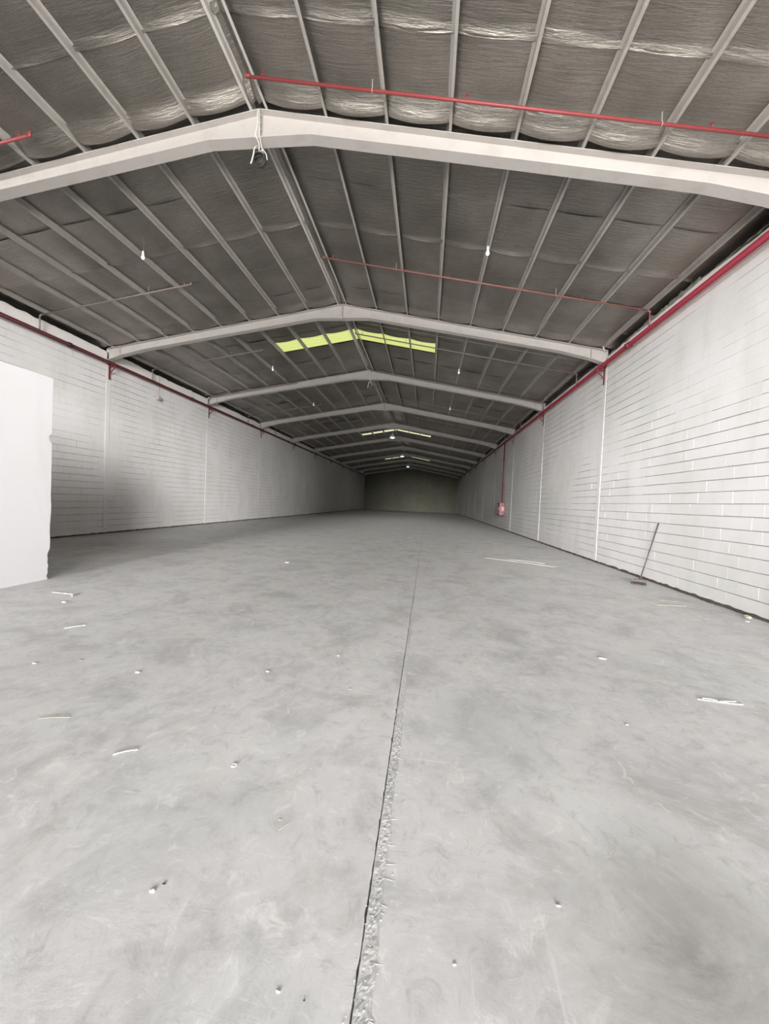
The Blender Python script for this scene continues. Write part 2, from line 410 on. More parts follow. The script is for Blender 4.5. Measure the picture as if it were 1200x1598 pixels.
    for y in ys:
        zt = band_top + 0.035 * mnoise.noise(Vector((y * 0.8, seed, 1))) + 0.03 * mnoise.noise(Vector((y * 4, seed, 2)))
        vs += [(fx - nx * 0.2, y, zt0), (fx + nx * 0.008, y, zt0), (fx + nx * 0.008, y, zt - 0.02), (fx - nx * 0.02, y, zt), (fx - nx * 0.2, y, zt + 0.02)]
    for i in range(len(ys) - 1):
        for j in range(4): fs.append((i * 5 + j, i * 5 + j + 1, (i + 1) * 5 + j + 1, (i + 1) * 5 + j))
    MB().add(vs, fs).build('ring_beam', M['cap'], w)
    return w
wall_left = side_wall('wall_left', XL, 1, 3, 8.45, 6.17)
wall_right = side_wall('wall_right', XR, -1, 5, 5.95, 6.03)
# rough mortar lumps on top of the right wall in the nearest full bay
vs = []; fs = []; ys = np.arange(5.4, 12.0, 0.03); npf = 9
for y in ys:
    amp = 0.06 + 0.05 * mnoise.noise(Vector((y * 1.1, 0, 40))) + (0.05 if 8.2 < y < 10.2 else 0)
    for j in range(npf):
        u = j / (npf - 1); a = math.pi * u
        rr_ = amp * (1 + 0.7 * mnoise.noise(Vector((y * 6, u * 4, 41))) + 0.4 * mnoise.noise(Vector((y * 15, u * 8, 42))))
        vs.append((XR + 0.10 - 0.11 * math.cos(a) * (1 + 0.2 * mnoise.noise(Vector((y * 8, u * 3, 43)))), y, 6.02 + rr_ * math.sin(a) * 1.3))
for i in range(len(ys) - 1):
    for j in range(npf - 1): fs.append((i * npf + j, i * npf + j + 1, (i + 1) * npf + j + 1, (i + 1) * npf + j))
MB().add(vs, fs).build('mortar_crest', M['raw'], wall_right, True)
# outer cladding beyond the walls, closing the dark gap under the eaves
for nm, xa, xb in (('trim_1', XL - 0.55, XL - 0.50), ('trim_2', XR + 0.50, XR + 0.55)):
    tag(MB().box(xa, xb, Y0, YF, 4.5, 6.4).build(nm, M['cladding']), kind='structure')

# far wall and front wall (with the vehicle door behind the camera)
def gable(name, y0, y1, m, hole=None):
    b = MB()
    xs = [XL - 0.5, XC, XR + 0.5]
    if hole is None:
        pts = [(xs[0], 0), (xs[2], 0), (xs[2], rz(xs[2]) + .16), (XC, ZR + .16), (xs[0], rz(xs[0]) + .16)]
        n = len(pts); vs = [(x, y0, z) for x, z in pts] + [(x, y1, z) for x, z in pts]
        fs = [tuple(range(n)), tuple(reversed(range(n, 2 * n)))] + [(i, i + n, (i + 1) % n + n, (i + 1) % n) for i in range(n)]
        b.add(vs, fs)
    else:
        hx0, hx1, hz = hole
        b.box(xs[0], hx0, y0, y1, 0, rz(xs[0]) + .05); b.box(hx1, xs[2], y0, y1, 0, rz(xs[2]) + .05)
        pts = [(hx0, hz), (hx1, hz), (hx1, rz(hx1) + .16), (XC, ZR + .16), (hx0, rz(hx0) + .16)]
        n = 5; vs = [(x, y0, z) for x, z in pts] + [(x, y1, z) for x, z in pts]
        b.add(vs, [tuple(range(n)), tuple(reversed(range(n, 2 * n)))] + [(i, i + n, (i + 1) % n + n, (i + 1) % n) for i in range(n)])
        for xa, xb in ((xs[0], hx0), (hx1, xs[2])):
            za, zb = rz(xa), rz(xb)
            vs = [(xa, y0, 6), (xb, y0, 6), (xb, y0, zb + .16), (xa, y0, za + .16)]
            b.add(vs, [(0, 1, 2, 3)])
    return tag(b.build(name, m), kind='structure')
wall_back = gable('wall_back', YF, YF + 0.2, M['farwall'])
b = MB()                                   # open front: right jamb; left part widened, unseen, to block light behind the partition
b.box(XL - 0.5, -6.2, Y0 - 0.2, Y0, 0, 6.2).box(XR - 0.05, XR + 0.5, Y0 - 0.2, Y0, 0, 6.1)
wall_front = tag(b.build('wall_front', M['wall']), kind='structure')
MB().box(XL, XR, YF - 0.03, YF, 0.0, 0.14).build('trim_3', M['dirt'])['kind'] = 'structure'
# yard outside the door
tag(MB().box(-30, 30, Y0 - 40, Y0 - 0.4, -0.3, -0.02).build('ground', M['floor']), kind='structure')

# ------------------------------------------------------------------ roof: sheeting + foil strips
roof = MB()
for side in (0, 1):
    xa, xb = (XL - 0.6, XC) if side == 0 else (XC, XR + 0.6)
    z = lambda x: rz(x) + 0.25
    roof.add([(xa, Y0 - .3, z(xa)), (xb, Y0 - .3, z(xb)), (xb, YF + .3, z(xb)), (xa, YF + .3, z(xa)),
              (xa, Y0 - .3, z(xa) + .04), (xb, Y0 - .3, z(xb) + .04), (xb, YF + .3, z(xb) + .04), (xa, YF + .3, z(xa) + .04)],
             [(0, 3, 2, 1), (4, 5, 6, 7), (0, 1, 5, 4), (1, 2, 6, 5), (2, 3, 7, 6), (3, 0, 4, 7)])
ceiling = tag(roof.build('ceiling', M['roof_metal']), kind='structure')

PO = [0.11, 1.075, 2.035, 2.99, 3.95, 4.905, 5.86, 6.82, 7.78]   # purlin offsets from the ridge
rng = np.random.default_rng(4)
WV = [(rng.uniform(-1, 1) * f, rng.uniform(0.5, 1.6) * f, rng.uniform(0, 6.28), 1 / f) for f in (2, 3.1, 4.7, 7, 11, 17, 26) for _ in range(3)]
def foil_z(xo, Y, lip, ya, side, n):
    """height of the foil above the rafter top; xo = distance from ridge"""
    edges = np.array([0.0] + PO + [8.3])
    i = np.clip(np.searchsorted(edges, xo) - 1, 0, len(edges) - 2)
    t = (xo - edges[i]) / (edges[i + 1] - edges[i]); arch = np.sin(np.pi * np.clip(t, 0, 1)) ** 0.8
    cell = np.sin(i * 12.9 + n * 78.2 + side * 37.7) * 0.5 + 0.5
    z = 0.104 - (0.010 + 0.03 * cell) * arch
    Fk = np.ceil((Y - 0.08) / 6.0) * 6.0 + 0.08                 # next frame
    s = Fk - Y
    st = 0.52 + 0.07 * np.sin(i * 5.1 + side) ; u = np.clip((st - s) / (st - 0.20), 0, 1); u = u * u * (3 - 2 * u)
    back = np.clip((0.20 - s) / 0.07, 0, 1)
    z = z - 0.115 * (0.62 + 0.38 * arch) * u * (1 - back)
    # curled lap at the far edge of the strip
    v = np.clip((Y - (ya + 1.25 - 0.09 - 0.03 * np.sin(xo * 3 + n))) / 0.10, 0, 1)
    z = z - lip * v * v * (0.5 + 0.5 * arch)
    w = 0
    sg = 1 if side else -1
    for kx, ky, ph, am in WV: w = w + am * np.sin(kx * xo * sg + ky * Y + ph + n * 1.7)
    return z + 0.0062 * w * (0.25 + 0.75 * arch)
SKY = {13: 14.4, 32: 33.3, 50: 52.0}
def strips():
    out = []
    y = 4.8 - 1.25 * 9
    n = 0
    while y < YF: out.append((max(y, Y0), min(y + 1.25, YF), n)); y += 1.25; n += 1
    return out
for ya, yb, n in strips():
    fine = -1.0 < ya < 14.5
    for side in (0, 1):
        segs = [(0.0, 8.25, ya, yb)]
        for ys_ in SKY.values():      # leave the opening under the translucent sheets
            a, b = ys_ - 0.5, ys_ + 0.5
            if yb > a and ya < b:
                segs = [(2.95, 8.25, ya, yb)]
                if ya < a: segs.append((0.0, 2.95, ya, a))
                if yb > b: segs.append((0.0, 2.95, b, yb))
        lip = [0.006, 0.010, 0.003, 0.013, 0.005][(n * 7 + 2) % 5]
        if abs(yb - 8.55) < .1 or abs(yb - 4.8) < .1: lip = 0.034
        for (x0, x1, a, b) in segs:
            if b - a < 0.02: continue
            dx, dy = (0.055, 0.05) if fine else (0.2, 0.125)
            nx_ = max(3, int((x1 - x0) / dx) + 1); ny_ = max(2, int((b - a + .02) / dy) + 1)
            xo = np.linspace(x0, x1, nx_); Yv = np.linspace(a, min(b + 0.03, YF), ny_)
            XO, YY = np.meshgrid(xo, Yv)
            Xw = XC + XO if side else XC - XO
            Z = ZR - (SR if side else SL) * XO + foil_z(XO, YY, lip, ya, side, n) - 0.004 * (YY > b)
            if not side: Xw, YY, Z = Xw[:, ::-1], YY[:, ::-1], Z[:, ::-1]
            grid_mesh('foil_strip', Xw, YY, Z, M['foil'], ceiling)
# translucent sheets, three ribs wide panels each side of the ridge
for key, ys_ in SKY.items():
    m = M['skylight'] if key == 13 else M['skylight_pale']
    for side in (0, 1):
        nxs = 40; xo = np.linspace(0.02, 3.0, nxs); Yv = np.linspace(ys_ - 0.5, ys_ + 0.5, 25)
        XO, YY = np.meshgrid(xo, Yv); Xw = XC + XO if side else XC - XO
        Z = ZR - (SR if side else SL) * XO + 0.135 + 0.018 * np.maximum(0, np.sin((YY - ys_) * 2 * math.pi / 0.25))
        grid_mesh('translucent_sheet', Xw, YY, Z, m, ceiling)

# ------------------------------------------------------------------ purlins
ordin = ['ridge', 'first', 'second', 'third', 'fourth', 'fifth', 'sixth', 'seventh', 'lowest']
for side in (0, 1):
    for i, po in enumerate(PO):
        sg = 1 if side else -1; s = SR if side else SL
        xc = XC + sg * po; zb = ZR - s * po
        prof = [(-0.0, 0.0), (0.040, 0.0), (0.040, 0.014), (0.036, 0.014), (0.036, 0.004), (0.003, 0.004), (0.003, 0.092), (-0.038, 0.092), (-0.038, 0.088), (0.0, 0.088)]
        st = []
        for y in (Y0, YF):
            st.append([Vector((xc + sg * px, y, zb - s * px + 0.001 + pz)) for px, pz in prof])
        o = MB().sweep(None, st).build('roof_purlin', M['ridge'] if i == 0 else M['purlin'])
        sd = 'right' if side else 'left'
        lab = ('pale steel purlin running along the %s side of the roof ridge' % sd if i == 0 else
               'lowest steel purlin, in the dark gap above the %s wall' % sd if i == 8 else
               'grey steel purlin, %s one down from the ridge on the %s roof slope' % (ordin[i], sd))
        tag(o, lab, 'purlin', 'purlins under the roof insulation')

# ------------------------------------------------------------------ portal frames
def i_stations(stations, fw=0.20, tf=0.014, tw=0.010):
    """stations: (x, ztop, depth); frame-local y = across"""
    out = []
    for x, zt, d in stations:
        zb = zt - d; h = fw / 2; w = tw / 2
        out.append([Vector((x, a, b)) for a, b in ((-h, zt), (h, zt), (h, zt - tf), (w, zt - tf), (w, zb + tf), (h, zb + tf), (h, zb), (-h, zb), (-h, zb + tf), (-w, zb + tf), (-w, zt - tf), (-h, zt - tf))])
    return out
def make_frame():
    root = empty('steel_portal', (XC, FR[2], 0))
    for sg, s, W in ((-1, SL, XC - XL), (1, SR, XR - XC)):
        sts = [(sg * 0.012, ZR - s * .012, 0.44), (sg * 0.85, ZR - s * 0.85, 0.295), (sg * 4, ZR - s * 4, 0.27), (sg * (W - 1.3), ZR - s * (W - 1.3), 0.26), (sg * (W - 0.45), ZR - s * (W - 0.45), 0.32), (sg * (W + 0.0), ZR - s * W, 0.40)]
        st = i_stations(sts)
        if sg < 0: st = [list(reversed(q)) for q in st]
        MB().sweep(None, st).build('rafter', M['frame'], root)
        MB().box(*sorted((sg * 0.002, sg * 0.014)), -0.10, 0.10, ZR - 0.47, ZR - 0.004).build('end_plate', M['frame'], root)
        for z in (ZR - 0.07, ZR - 0.18, ZR - 0.29, ZR - 0.40):
            for y in (-0.06, 0.06): MB().tube([(-0.03 if sg < 0 else 0.014, y, z), (-0.014 if sg < 0 else 0.03, y, z)], 0.012, 6).build('bolt', M['frame'], root)
        # column: flange just proud of the blockwork
        xi = sg * (W - 0.008)
        c = MB(); c.box(*sorted((xi, xi + sg * 0.012)), -0.085, 0.085, 0.0, ZR - s * W - 0.02);
        c.build('column', M['colpaint'], root)
        # knee stiffener
        MB().box(*sorted((sg * (W - 0.46), sg * (W - 0.45))), -0.09, 0.09, ZR - s * W - 0.20, ZR - s * W + 0.06).build('stiffener', M['frame'], root)
    return root
M['colpaint'] = M['wall']
frame0 = make_frame()
nth = {0: 'just behind the camera', 1: 'overhead beside the camera'}
flab = ['portal frame behind the camera near the vehicle door', 'portal frame straight above the camera, before the first one in view',
        'nearest pale steel portal frame crossing the top of the view',
        'second pale steel portal frame, just before the yellow roof light',
        'third pale steel portal frame, just beyond the yellow roof light',
        'fourth pale steel portal frame from the camera', 'fifth pale steel portal frame, the one with the first lit lamp',
        'sixth steel portal frame, just behind the second pale roof light', 'seventh steel portal frame from the camera, with the second lit lamp',
        'eighth steel portal frame from the camera, by the third roof light', 'ninth steel portal frame from the camera, with the farthest lit lamp',
        'tenth steel portal frame, next to last before the dark end wall', 'eleventh and farthest steel portal frame, against the dark end wall']
for i, y in enumerate(FR):
    o = frame0 if i == 2 else copy_tree(frame0)
    o.location = (XC, min(y, YF - 0.12), 0)
    tag(o, flab[i], 'portal frame', 'portal frames of the hall')

# ------------------------------------------------------------------ partition wall on the left
def partition():
    x = -6.14; y1 = 5.71; ztop = 3.28; th = 0.15
    zs = np.linspace(0.0, ztop, 60); vs = []; fs = []
    def ej(z):
        e = 0.012 * mnoise.noise(Vector((z * 3, 0, 50))) + 0.010 * mnoise.noise(Vector((z * 11, 0, 51)))
        if abs(z - 2.32) < 0.07: e -= 0.05
        if z < 0.45: e -= 0.03 + 0.03 * abs(mnoise.noise(Vector((z * 9, 0, 52))))
        return y1 + e
    ys = [-6.85, -3, 0, 3, 5]
    rows = []
    for z in zs:
        top = z
        rows.append([(x, y, z) for y in ys] + [(x, ej(z) - 0.012, z), (x - 0.012, ej(z), z), (x - th, ej(z) - 0.01, z), (x - th, -6.85, z)])
    n = len(rows[0])
    for r_ in rows: vs += r_
    for i in range(len(rows) - 1):
        for j in range(n):
            k = (j + 1) % n
            fs.append((i * n + j, i * n + k, (i + 1) * n + k, (i + 1) * n + j))
    fs.append(tuple((len(rows) - 1) * n + j for j in range(n)))
    fs.append(tuple(reversed(range(n))))
    o = MB().add(vs, fs).build('partition_wall', M['partition'])
    tag(o, 'plain white plastered partition wall standing at the left, ragged at its end', 'wall')
partition()

# ------------------------------------------------------------------ sprinkler mains, brackets, branches
def coupling(p, ax, parent, r=0.075, m=None):
    c = MB(); p = Vector(p); ax = Vector(ax).normalized()
    c.tube([p - ax * 0.05, p - ax * 0.045, p + ax * 0.045, p + ax * 0.05], [r * .8, r, r, r * .8], 12)
    q = Vector((0, 0, 1)) if abs(ax.z) < .5 else Vector((1, 0, 0))
    s = ax.cross(q)
    for sg in (-1, 1):
        c.tube([p + s * sg * (r + 0.012) - q * 0.03, p + s * sg * (r + 0.012) + q * 0.03], 0.016, 6)
    return c.build('coupling', m or M['red'], parent)
BR = [1.35, 5.45, 9.58, 13.95, 17.85, 21.98, 26.1, 30.25]
mains = {}
for side, xm, zm, mt in (('left', XL + 0.15, 5.76, M['darkred']), ('right', XR - 0.15, 5.74, M['red'])):
    root = empty('sprinkler_main_pipe', (xm, 10, zm))
    MB().tube([(0, -16.5, 0), (0, 55.5, 0)], 0.057, 14).build('pipe', mt, root, True)
    for y in np.arange(-1.6, 60, 6.05):
        coupling((0, y - 10, 0), (0, 1, 0), root, m=mt)
    tag(root, ('dark red sprinkler main pipe running high along the left block wall' if side == 'left' else
               'bright red sprinkler main pipe running high along the right block wall'), 'pipe')
    mains[side] = (xm, zm)
fn = ['behind the camera', 'level with the camera', 'at the nearest steel frame', 'at the second steel frame', 'at the third steel frame', 'at the fourth steel frame', 'at the fifth steel frame',
      'at the sixth steel frame', 'at the seventh steel frame', 'at the eighth steel frame', 'at the ninth steel frame', 'at the tenth steel frame', 'at the farthest steel frame']
def make_bracket():
    root = empty('pipe_bracket')
    # local: wall at x=0, pipe at x=+0.15, z=0
    MB().box(0.0, 0.012, -0.03, 0.03, -0.52, 0.05).build('wall_plate', M['redbr'], root)
    MB().box(0.0, 0.24, -0.022, 0.022, -0.098, -0.062).build('arm', M['redbr'], root)
    MB().tube([(0.225, 0, -0.09), (0.012, 0, -0.33)], 0.018, 6).build('brace', M['redbr'], root)
    MB().tube([(0.15 + 0.066 * math.cos(a), 0, 0.066 * math.sin(a)) for a in np.linspace(-0.3, math.pi + .3, 12)], 0.007, 6).build('u_bolt', M['redbr'], root)
    return root
M['redbr'] = paint('bracket_red', (0.13, 0.014, 0.022), (0.08, 0.01, 0.014), 0.5)
br0 = make_bracket(); first = True
for side in ('left', 'right'):
    for i, y in enumerate(FR[1:-1]):
        o = br0 if first else copy_tree(br0); first = False
        if side == 'left': o.location = (XL + 0.031, y, mains[side][1])
        else: o.location = (XR - 0.031, y, mains[side][1]); o.rotation_euler = (0, 0, math.pi)
        tag(o, 'red triangular pipe bracket on the %s wall, %s' % (side, fn[i + 1]), 'bracket', 'brackets under the sprinkler mains')
bn = ['behind the camera', 'nearest', 'second', 'third', 'fourth', 'fifth', 'sixth', 'seventh']
def branch(side, y, i):
    xm, zm = mains[side]; sg = -1 if side == 'right' else 1     # direction from wall to ridge
    s = SR if side == 'right' else SL
    zt = rz(xm) - 0.07
    if side == 'right': xe = XC + 0.06; m = M['redbright'] if i <= 1 else M['redmid'] if i == 2 else M['greypipe']
    else: xe = -6.40; m = M['redbright'] if i <= 1 else M['greypipe']
    root = empty('sprinkler_branch_pipe', (xm, y, zm))
    ze = zt + s * abs(xe - xm)
    MB().tube([(0, 0, 0.05), (0, 0, zt - zm - 0.03)], 0.019, 8).build('riser', m, root, True)
    MB().tube([(0, 0, zt - zm - 0.05), (sg * .004, 0, zt - zm - 0.02), (sg * 0.03, 0, zt - zm), (sg * .06, 0, zt - zm + .01)], 0.024, 8).build('elbow', m, root, True)
    MB().tube([(sg * 0.03, 0, zt - zm + .004), (xe - xm, 0, ze - zm)], 0.021, 8).build('pipe', m, root, True)
    MB().tube([(xe - xm - sg * .05, 0, ze - zm), (xe - xm, 0, ze - zm), (xe - xm, 0, ze - zm + 0.05)], 0.026, 8).build('end_elbow', m, root, True)
    for off in ([2.1, 5.9] if side == 'right' else [3.2]):
        x = sg * off; z = zt - zm + s * off
        MB().tube([(x, 0, z - .03), (x, 0, z + 0.22)], 0.006, 6).build('hanger_rod', M['purlin'], root)
        MB().tube([(x - .0, .024 * math.cos(a), z + .026 * math.sin(a)) for a in np.linspace(0, 6.28, 12)], 0.005, 5).build('hanger_ring', M['purlin'], root)
    for off in ([1.5, 4.6, 7.5] if side == 'right' else [1.8, 4.2]):
        x = sg * off; z = zt - zm + s * off
        h = MB(); h.lathe([(0.009, 0.02), (0.012, 0.045), (0.006, 0.05), (0.006, 0.075), (0.022, 0.078), (0.022, 0.082)], (x, 0, z), 8)
        h.build('sprinkler_head', m, root)
    tag(root, ('%s sprinkler branch pipe climbing the %s roof slope %s' % ('red' if (side == 'right' or i == 1) else 'grey', side,
        {0: 'above and behind the camera', 1: 'before the nearest steel frame', 2: 'between the nearest and second steel frames', 3: 'just before the yellow roof light',
         4: 'just before the third steel frame', 5: 'between the third and fourth steel frames', 6: 'beyond the fourth steel frame', 7: 'at the fifth steel frame'}[i])),
        'pipe', 'sprinkler branch pipes')
M['redmid'] = paint('dimmed_red_pipe', (0.24, 0.10, 0.09), (0.20, 0.12, 0.105), 0.5)  # red greyed in the colour for the light fading along the pipe
for i, y in enumerate(BR):
    for side in ('left', 'right'):
        yy = y + (0.02 if side == 'left' else 0)
        if side == 'left' and i == 1: yy = 5.49
        branch(side, yy, i)
# thin wire stretched under the roof just before the yellow roof light
o = MB().tube([(XC + 0.3, 13.05, rz(XC + .3) - 0.02), (XR - 0.3, 13.02, rz(XR - .3) - 0.02)], 0.008, 6).build('steel_wire', M['purlin'])
tag(o, 'thin straight grey wire under the right roof slope, before the yellow roof light', 'wire')

# ------------------------------------------------------------------ things hanging from the roof
def bulb(x, y, lab):
    zt = rz(x); root = empty('light_bulb', (x, y, zt - 0.35))
    MB().tube([(0, 0, 0.02), (0.005, 0.01, 0.2), (0, 0, 0.36)], 0.003, 6).build('cord', M['darkcable'], root)
    MB().lathe([(0.012, 0.05), (0.02, 0.04), (0.022, -0.02), (0.018, -0.03)], n=10).build('socket', M['white'], root, True)
    MB().lathe([(0.014, -0.03), (0.022, -0.05), (0.034, -0.078), (0.037, -0.098), (0.030, -0.122), (0.014, -0.134), (0.002, -0.137)], n=14).build('globe', M['bulbglass'], root, True)
    tag(root, lab, 'light bulb', 'bare bulbs under the roof')
M['bulbglass'] = emis('white_bulb_glass', (1, 1, 0.95), 0.35, (0.95, 0.95, 0.92))
bulb(-6.40, 7.9, 'white bare bulb under the left roof slope before the second steel frame')
bulb(0.95, 7.9, 'white bare bulb under the right roof slope before the second steel frame')
bulb(-6.40, 15.0, 'small bare bulb under the left roof slope beyond the yellow roof light')
bulb(0.95, 14.9, 'small bare bulb under the right roof slope beyond the yellow roof light')
bulb(-6.40, 20.6, 'tiny bare bulb far under the left roof slope, between third and fourth frames')
bulb(0.95, 20.6, 'tiny bare bulb far under the right roof slope, between third and fourth frames')

def coil(y, lab, dark=True):
    root = empty('cable_coil', (XC - 0.02, y, 6.93))
    cm = M['black'] if dark else M['darkcable']
    for k in range(5):
        r = 0.085 + 0.008 * (k % 3); t0 = k * 0.35
        MB().tube([(r * math.cos(a + t0) + .01, -0.03 + 0.018 * k + 0.012 * math.sin(2 * a), r * 1.05 * math.sin(a + t0)) for a in np.linspace(0, 2 * math.pi, 22)], 0.011, 6).build('cable_loop', cm, root, True)
    MB().tube([(0.0, 0, 0.10), (0.02, -.05, 0.2), (-0.02, -.112, 0.28), (0.015, -0.112, 0.45), (0.0, -0.11, 0.62), (0, -.09, .70)], 0.008, 6).build('tie_wire', M['cable'], root, True)
    MB().tube([(0.07, 0, 0.08), (0.05, -.06, 0.2), (0.05, -.112, 0.30), (0.04, -0.112, 0.5), (0.03, -0.11, 0.66), (.02, -.09, .70)], 0.006, 6).build('tie_wire', M['cable'], root, True)
    MB().tube([(-0.02, -.04, 0.18), (-0.045, -.08, 0.10), (-0.05, -.09, 0.0), (-0.075, -.09, -0.10), (-.09, -.09, -.14)], 0.010, 6).build('loose_end', M['white'], root, True)
    MB().tube([(0.02, -.02, 0.10), (0.08, -.03, 0.12), (0.13, -.02, 0.05), (0.14, 0, -0.02)], 0.007, 6).build('loose_wire', M['cable'], root, True)
    tag(root, lab, 'cable', 'cable coils under the ridge')
coil(FR[2] + 0.0, 'black cable coil with white wires hanging under the nearest steel frame')
coil(FR[4] + 0.0, 'dim brown cable coil hanging under the third steel frame', False)

def bay_lamp(y, lab):
    root = empty('bay_lamp', (XC, y, 6.55))
    MB().tube([(0, 0, 0.28), (0, 0, 0.65)], 0.006, 6).build('chain', M['purlin'], root)
    MB().lathe([(0.05, 0.28), (0.07, 0.26), (0.07, 0.16), (0.05, 0.14)], n=12).build('ballast_box', M['frame'], root, True)
    MB().lathe([(0.06, 0.14), (0.12, 0.10), (0.20, 0.0), (0.215, -0.08), (0.205, -0.08), (0.19, 0.0), (0.05, 0.12)], n=18).build('reflector', M['white'], root, True)
    MB().lathe([(0.02, 0.06), (0.10, 0.02), (0.17, -0.05), (0.17, -0.09), (0.08, -0.12), (0.01, -0.125)], n=16).build('lamp_glass', M['lamp'], root, True)
    tag(root, lab, 'lamp', 'lit lamps along the ridge')
bay_lamp(FR[6] - 0.15, 'nearest lit white lamp hanging under the ridge at the fifth frame')
bay_lamp(FR[8] - 0.15, 'middle lit white lamp hanging under the ridge at the seventh frame')
bay_lamp(FR[10] - 0.15, 'farthest lit white lamp hanging under the ridge near the end wall')

# small box hanging on a cable in front of the left wall
root = empty('alarm_sounder', (XL + 0.12, 14.4, 5.22))
MB().tube([(0, 0, 0.1), (0.004, 0.01, 0.5), (0, 0, 0.93)], 0.006, 6).build('cable', M['darkcable'], root)
MB().box(-0.05, 0.05, -0.07, 0.07, -0.06, 0.07).lathe([(0.05, 0.07), (0.035, 0.10), (0.008, 0.12)], n=12).build('housing', M['purlin'], root)
tag(root, 'small pale box hanging on a thin cable before the left wall', 'alarm')
# looped white conduit at the right knee of the second frame
o = MB().tube([(4.92, 11.95, 6.13), (4.86, 11.9, 6.2), (4.80, 11.86, 6.30), (4.76, 11.84, 6.38), (4.78, 11.82, 6.45), (4.86, 11.8, 6.47)], 0.014, 8).build('conduit_elbow', M['cable'], None, True)
tag(o, 'short bent white conduit at the right end of the second steel frame', 'conduit')

M['redmid2'] = mat('pale_red_plate', (0.35, 0.16, 0.17), 0.5)
# ------------------------------------------------------------------ fire hose cabinet and its riser
root = empty('fire_hose_cabinet', (XR - 0.006, 26.35, 0.92))
bx = MB(); T = 0.02; D = 0.30; W2 = 0.40; Hh = 0.86
bx.box(-D, 0, -W2, -W2 + T, 0, Hh).box(-D, 0, W2 - T, W2, 0, Hh).box(-D, 0, -W2, W2, 0, T).box(-D, 0, -W2, W2, Hh - T, Hh).box(-T, 0, -W2, W2, 0, Hh)
bx.build('cabinet_body', M['red'], root)
dr = MB(); dr.box(-D - .018, -D, -W2, W2, 0, .1).box(-D - .018, -D, -W2, W2, Hh - .1, Hh).box(-D - .018, -D, -W2, -W2 + .1, .1, Hh - .1).box(-D - .018, -D, W2 - .1, W2, .1, Hh - .1)
d_ = dr.build('door_frame', M['red'], root)
MB().box(-D - .012, -D - .006, -W2 + .1, W2 - .1, .1, Hh - .1).build('door_pane', M['pinkpane'] if 'pinkpane' in M else mat('pale_pink_pane', (0.42, 0.20, 0.21), 0.2), d_)
MB().tube([(-D - .02, -W2 + .05, .38), (-D - .045, -W2 + .05, .40), (-D - .045, -W2 + .05, .5), (-D - .02, -W2 + .05, .52)], 0.008, 6).build('handle', M['white'], d_)
MB().box(-0.2, -0.008, -W2 - 0.004, -W2 - 0.001, 0.30, 0.58).build('sign_plate', M['redmid2'], root)
tag(root, 'red fire hose cabinet mounted low on the right wall', 'fire cabinet')
root = empty('hose_riser_pipe', (XR - 0.13, 26.3, 1.78))
MB().tube([(0, 0, 0), (0, 0, 3.93)], 0.035, 10).build('pipe', M['redbr'], root, True)
for z in (1.2, 2.8):
    MB().box(0, 0.12, -0.02, 0.02, z, z + .03).tube([(0.04 * math.cos(a), 0.04 * math.sin(a), z + .015) for a in np.linspace(0, 6.28, 12)], 0.008, 5).build('pipe_clip', M['redbr'], root)
tag(root, 'dark red vertical pipe dropping from the main to the fire hose cabinet', 'pipe')

# ------------------------------------------------------------------ broom
root = empty('broom', (4.52, 8.68, 0))
h0, h1 = Vector((0.03, 0.02, 0.10)), Vector((0.478, 0.29, 1.30))
MB().tube([h0, h0.lerp(h1, .5), h1, h1 + (h1 - h0).normalized() * 0.012], [0.0125, 0.012, 0.0125, 0.006], 10).build('handle', M['darkwood'], root, True)
mt_ = Matrix.Rotation(math.radians(-30), 4, 'Z')
MB().tube([h0 - (h1 - h0).normalized() * .03, h0 + (h1 - h0).normalized() * .07], 0.02, 10).build('socket', M['bristle'], root)
MB().box(-0.12, 0.12, -0.03, 0.03, 0.06, 0.105, mt_).build('head', M['darkwood'], root)
bs = MB()
for i in range(44):
    for j in range(3):
        x = -0.115 + 0.23 * i / 43; y = -0.02 + 0.02 * j
        p0 = mt_ @ Vector((x, y, 0.062)); p1 = mt_ @ Vector((x * 1.25 + R.gauss(0, .006), y * 2.0 - 0.02 + R.gauss(0, .006), 0.004 + .004 * R.random()))
        bs.tube([p0, p1], [0.004, 0.0025], 4)
tag(bs.build('bristles', M['bristle'], root), kind='stuff')
tag(root, 'dark push broom leaning its handle against the right block wall', 'broom')

# ------------------------------------------------------------------ litter on the floor
def slat(p0, p1, w, th, name, m, lab, cat, bend=0.0, grp=None):
    th *= 0.3
    p0 = Vector((*p0, 0)); p1 = Vector((*p1, 0)); d = (p1 - p0); n = Vector((-d.y, d.x, 0)).normalized()
    st = []
    for i in range(9):
        t = i / 8; c = p0 + d * t + n * bend * math.sin(math.pi * t); ww = w * (0.85 + 0.2 * mnoise.noise(Vector((t * 5, w * 100, 3)))) / 2; lift = 0.002 + 0.004 * math.sin(math.pi * t)
        st.append([c - n * ww + Vector((0, 0, lift)), c + n * ww + Vector((0, 0, lift)), c + n * ww + Vector((0, 0, lift + th)), c - n * ww + Vector((0, 0, lift + th))])
    off = (p0 + p1) / 2
    st = [[q - off for q in s_] for s_ in st]
    o = MB().sweep(None, st).build(name, m, loc=off)
    return tag(o, lab, cat, grp)
slat((1.80, 11.58), (3.42, 10.55), 0.26, 0.012, 'board', M['card'], 'long pale board lying flat on the floor before the right wall', 'board')
slat((2.45, 11.50), (3.30, 11.05), 0.14, 0.014, 'board', M['card'], 'short pale board lying just behind the long pale board', 'board')
slat((3.67, 7.42), (3.88, 6.86), 0.03, 0.018, 'wood_strip', M['wood'], 'thin brown wood strip on the floor in front of the broom', 'stick')
slat((3.88, 6.84), (4.32, 6.86), 0.025, 0.012, 'wood_strip', M['wood'], 'thin grey strip lying across from the brown one near the broom', 'stick')
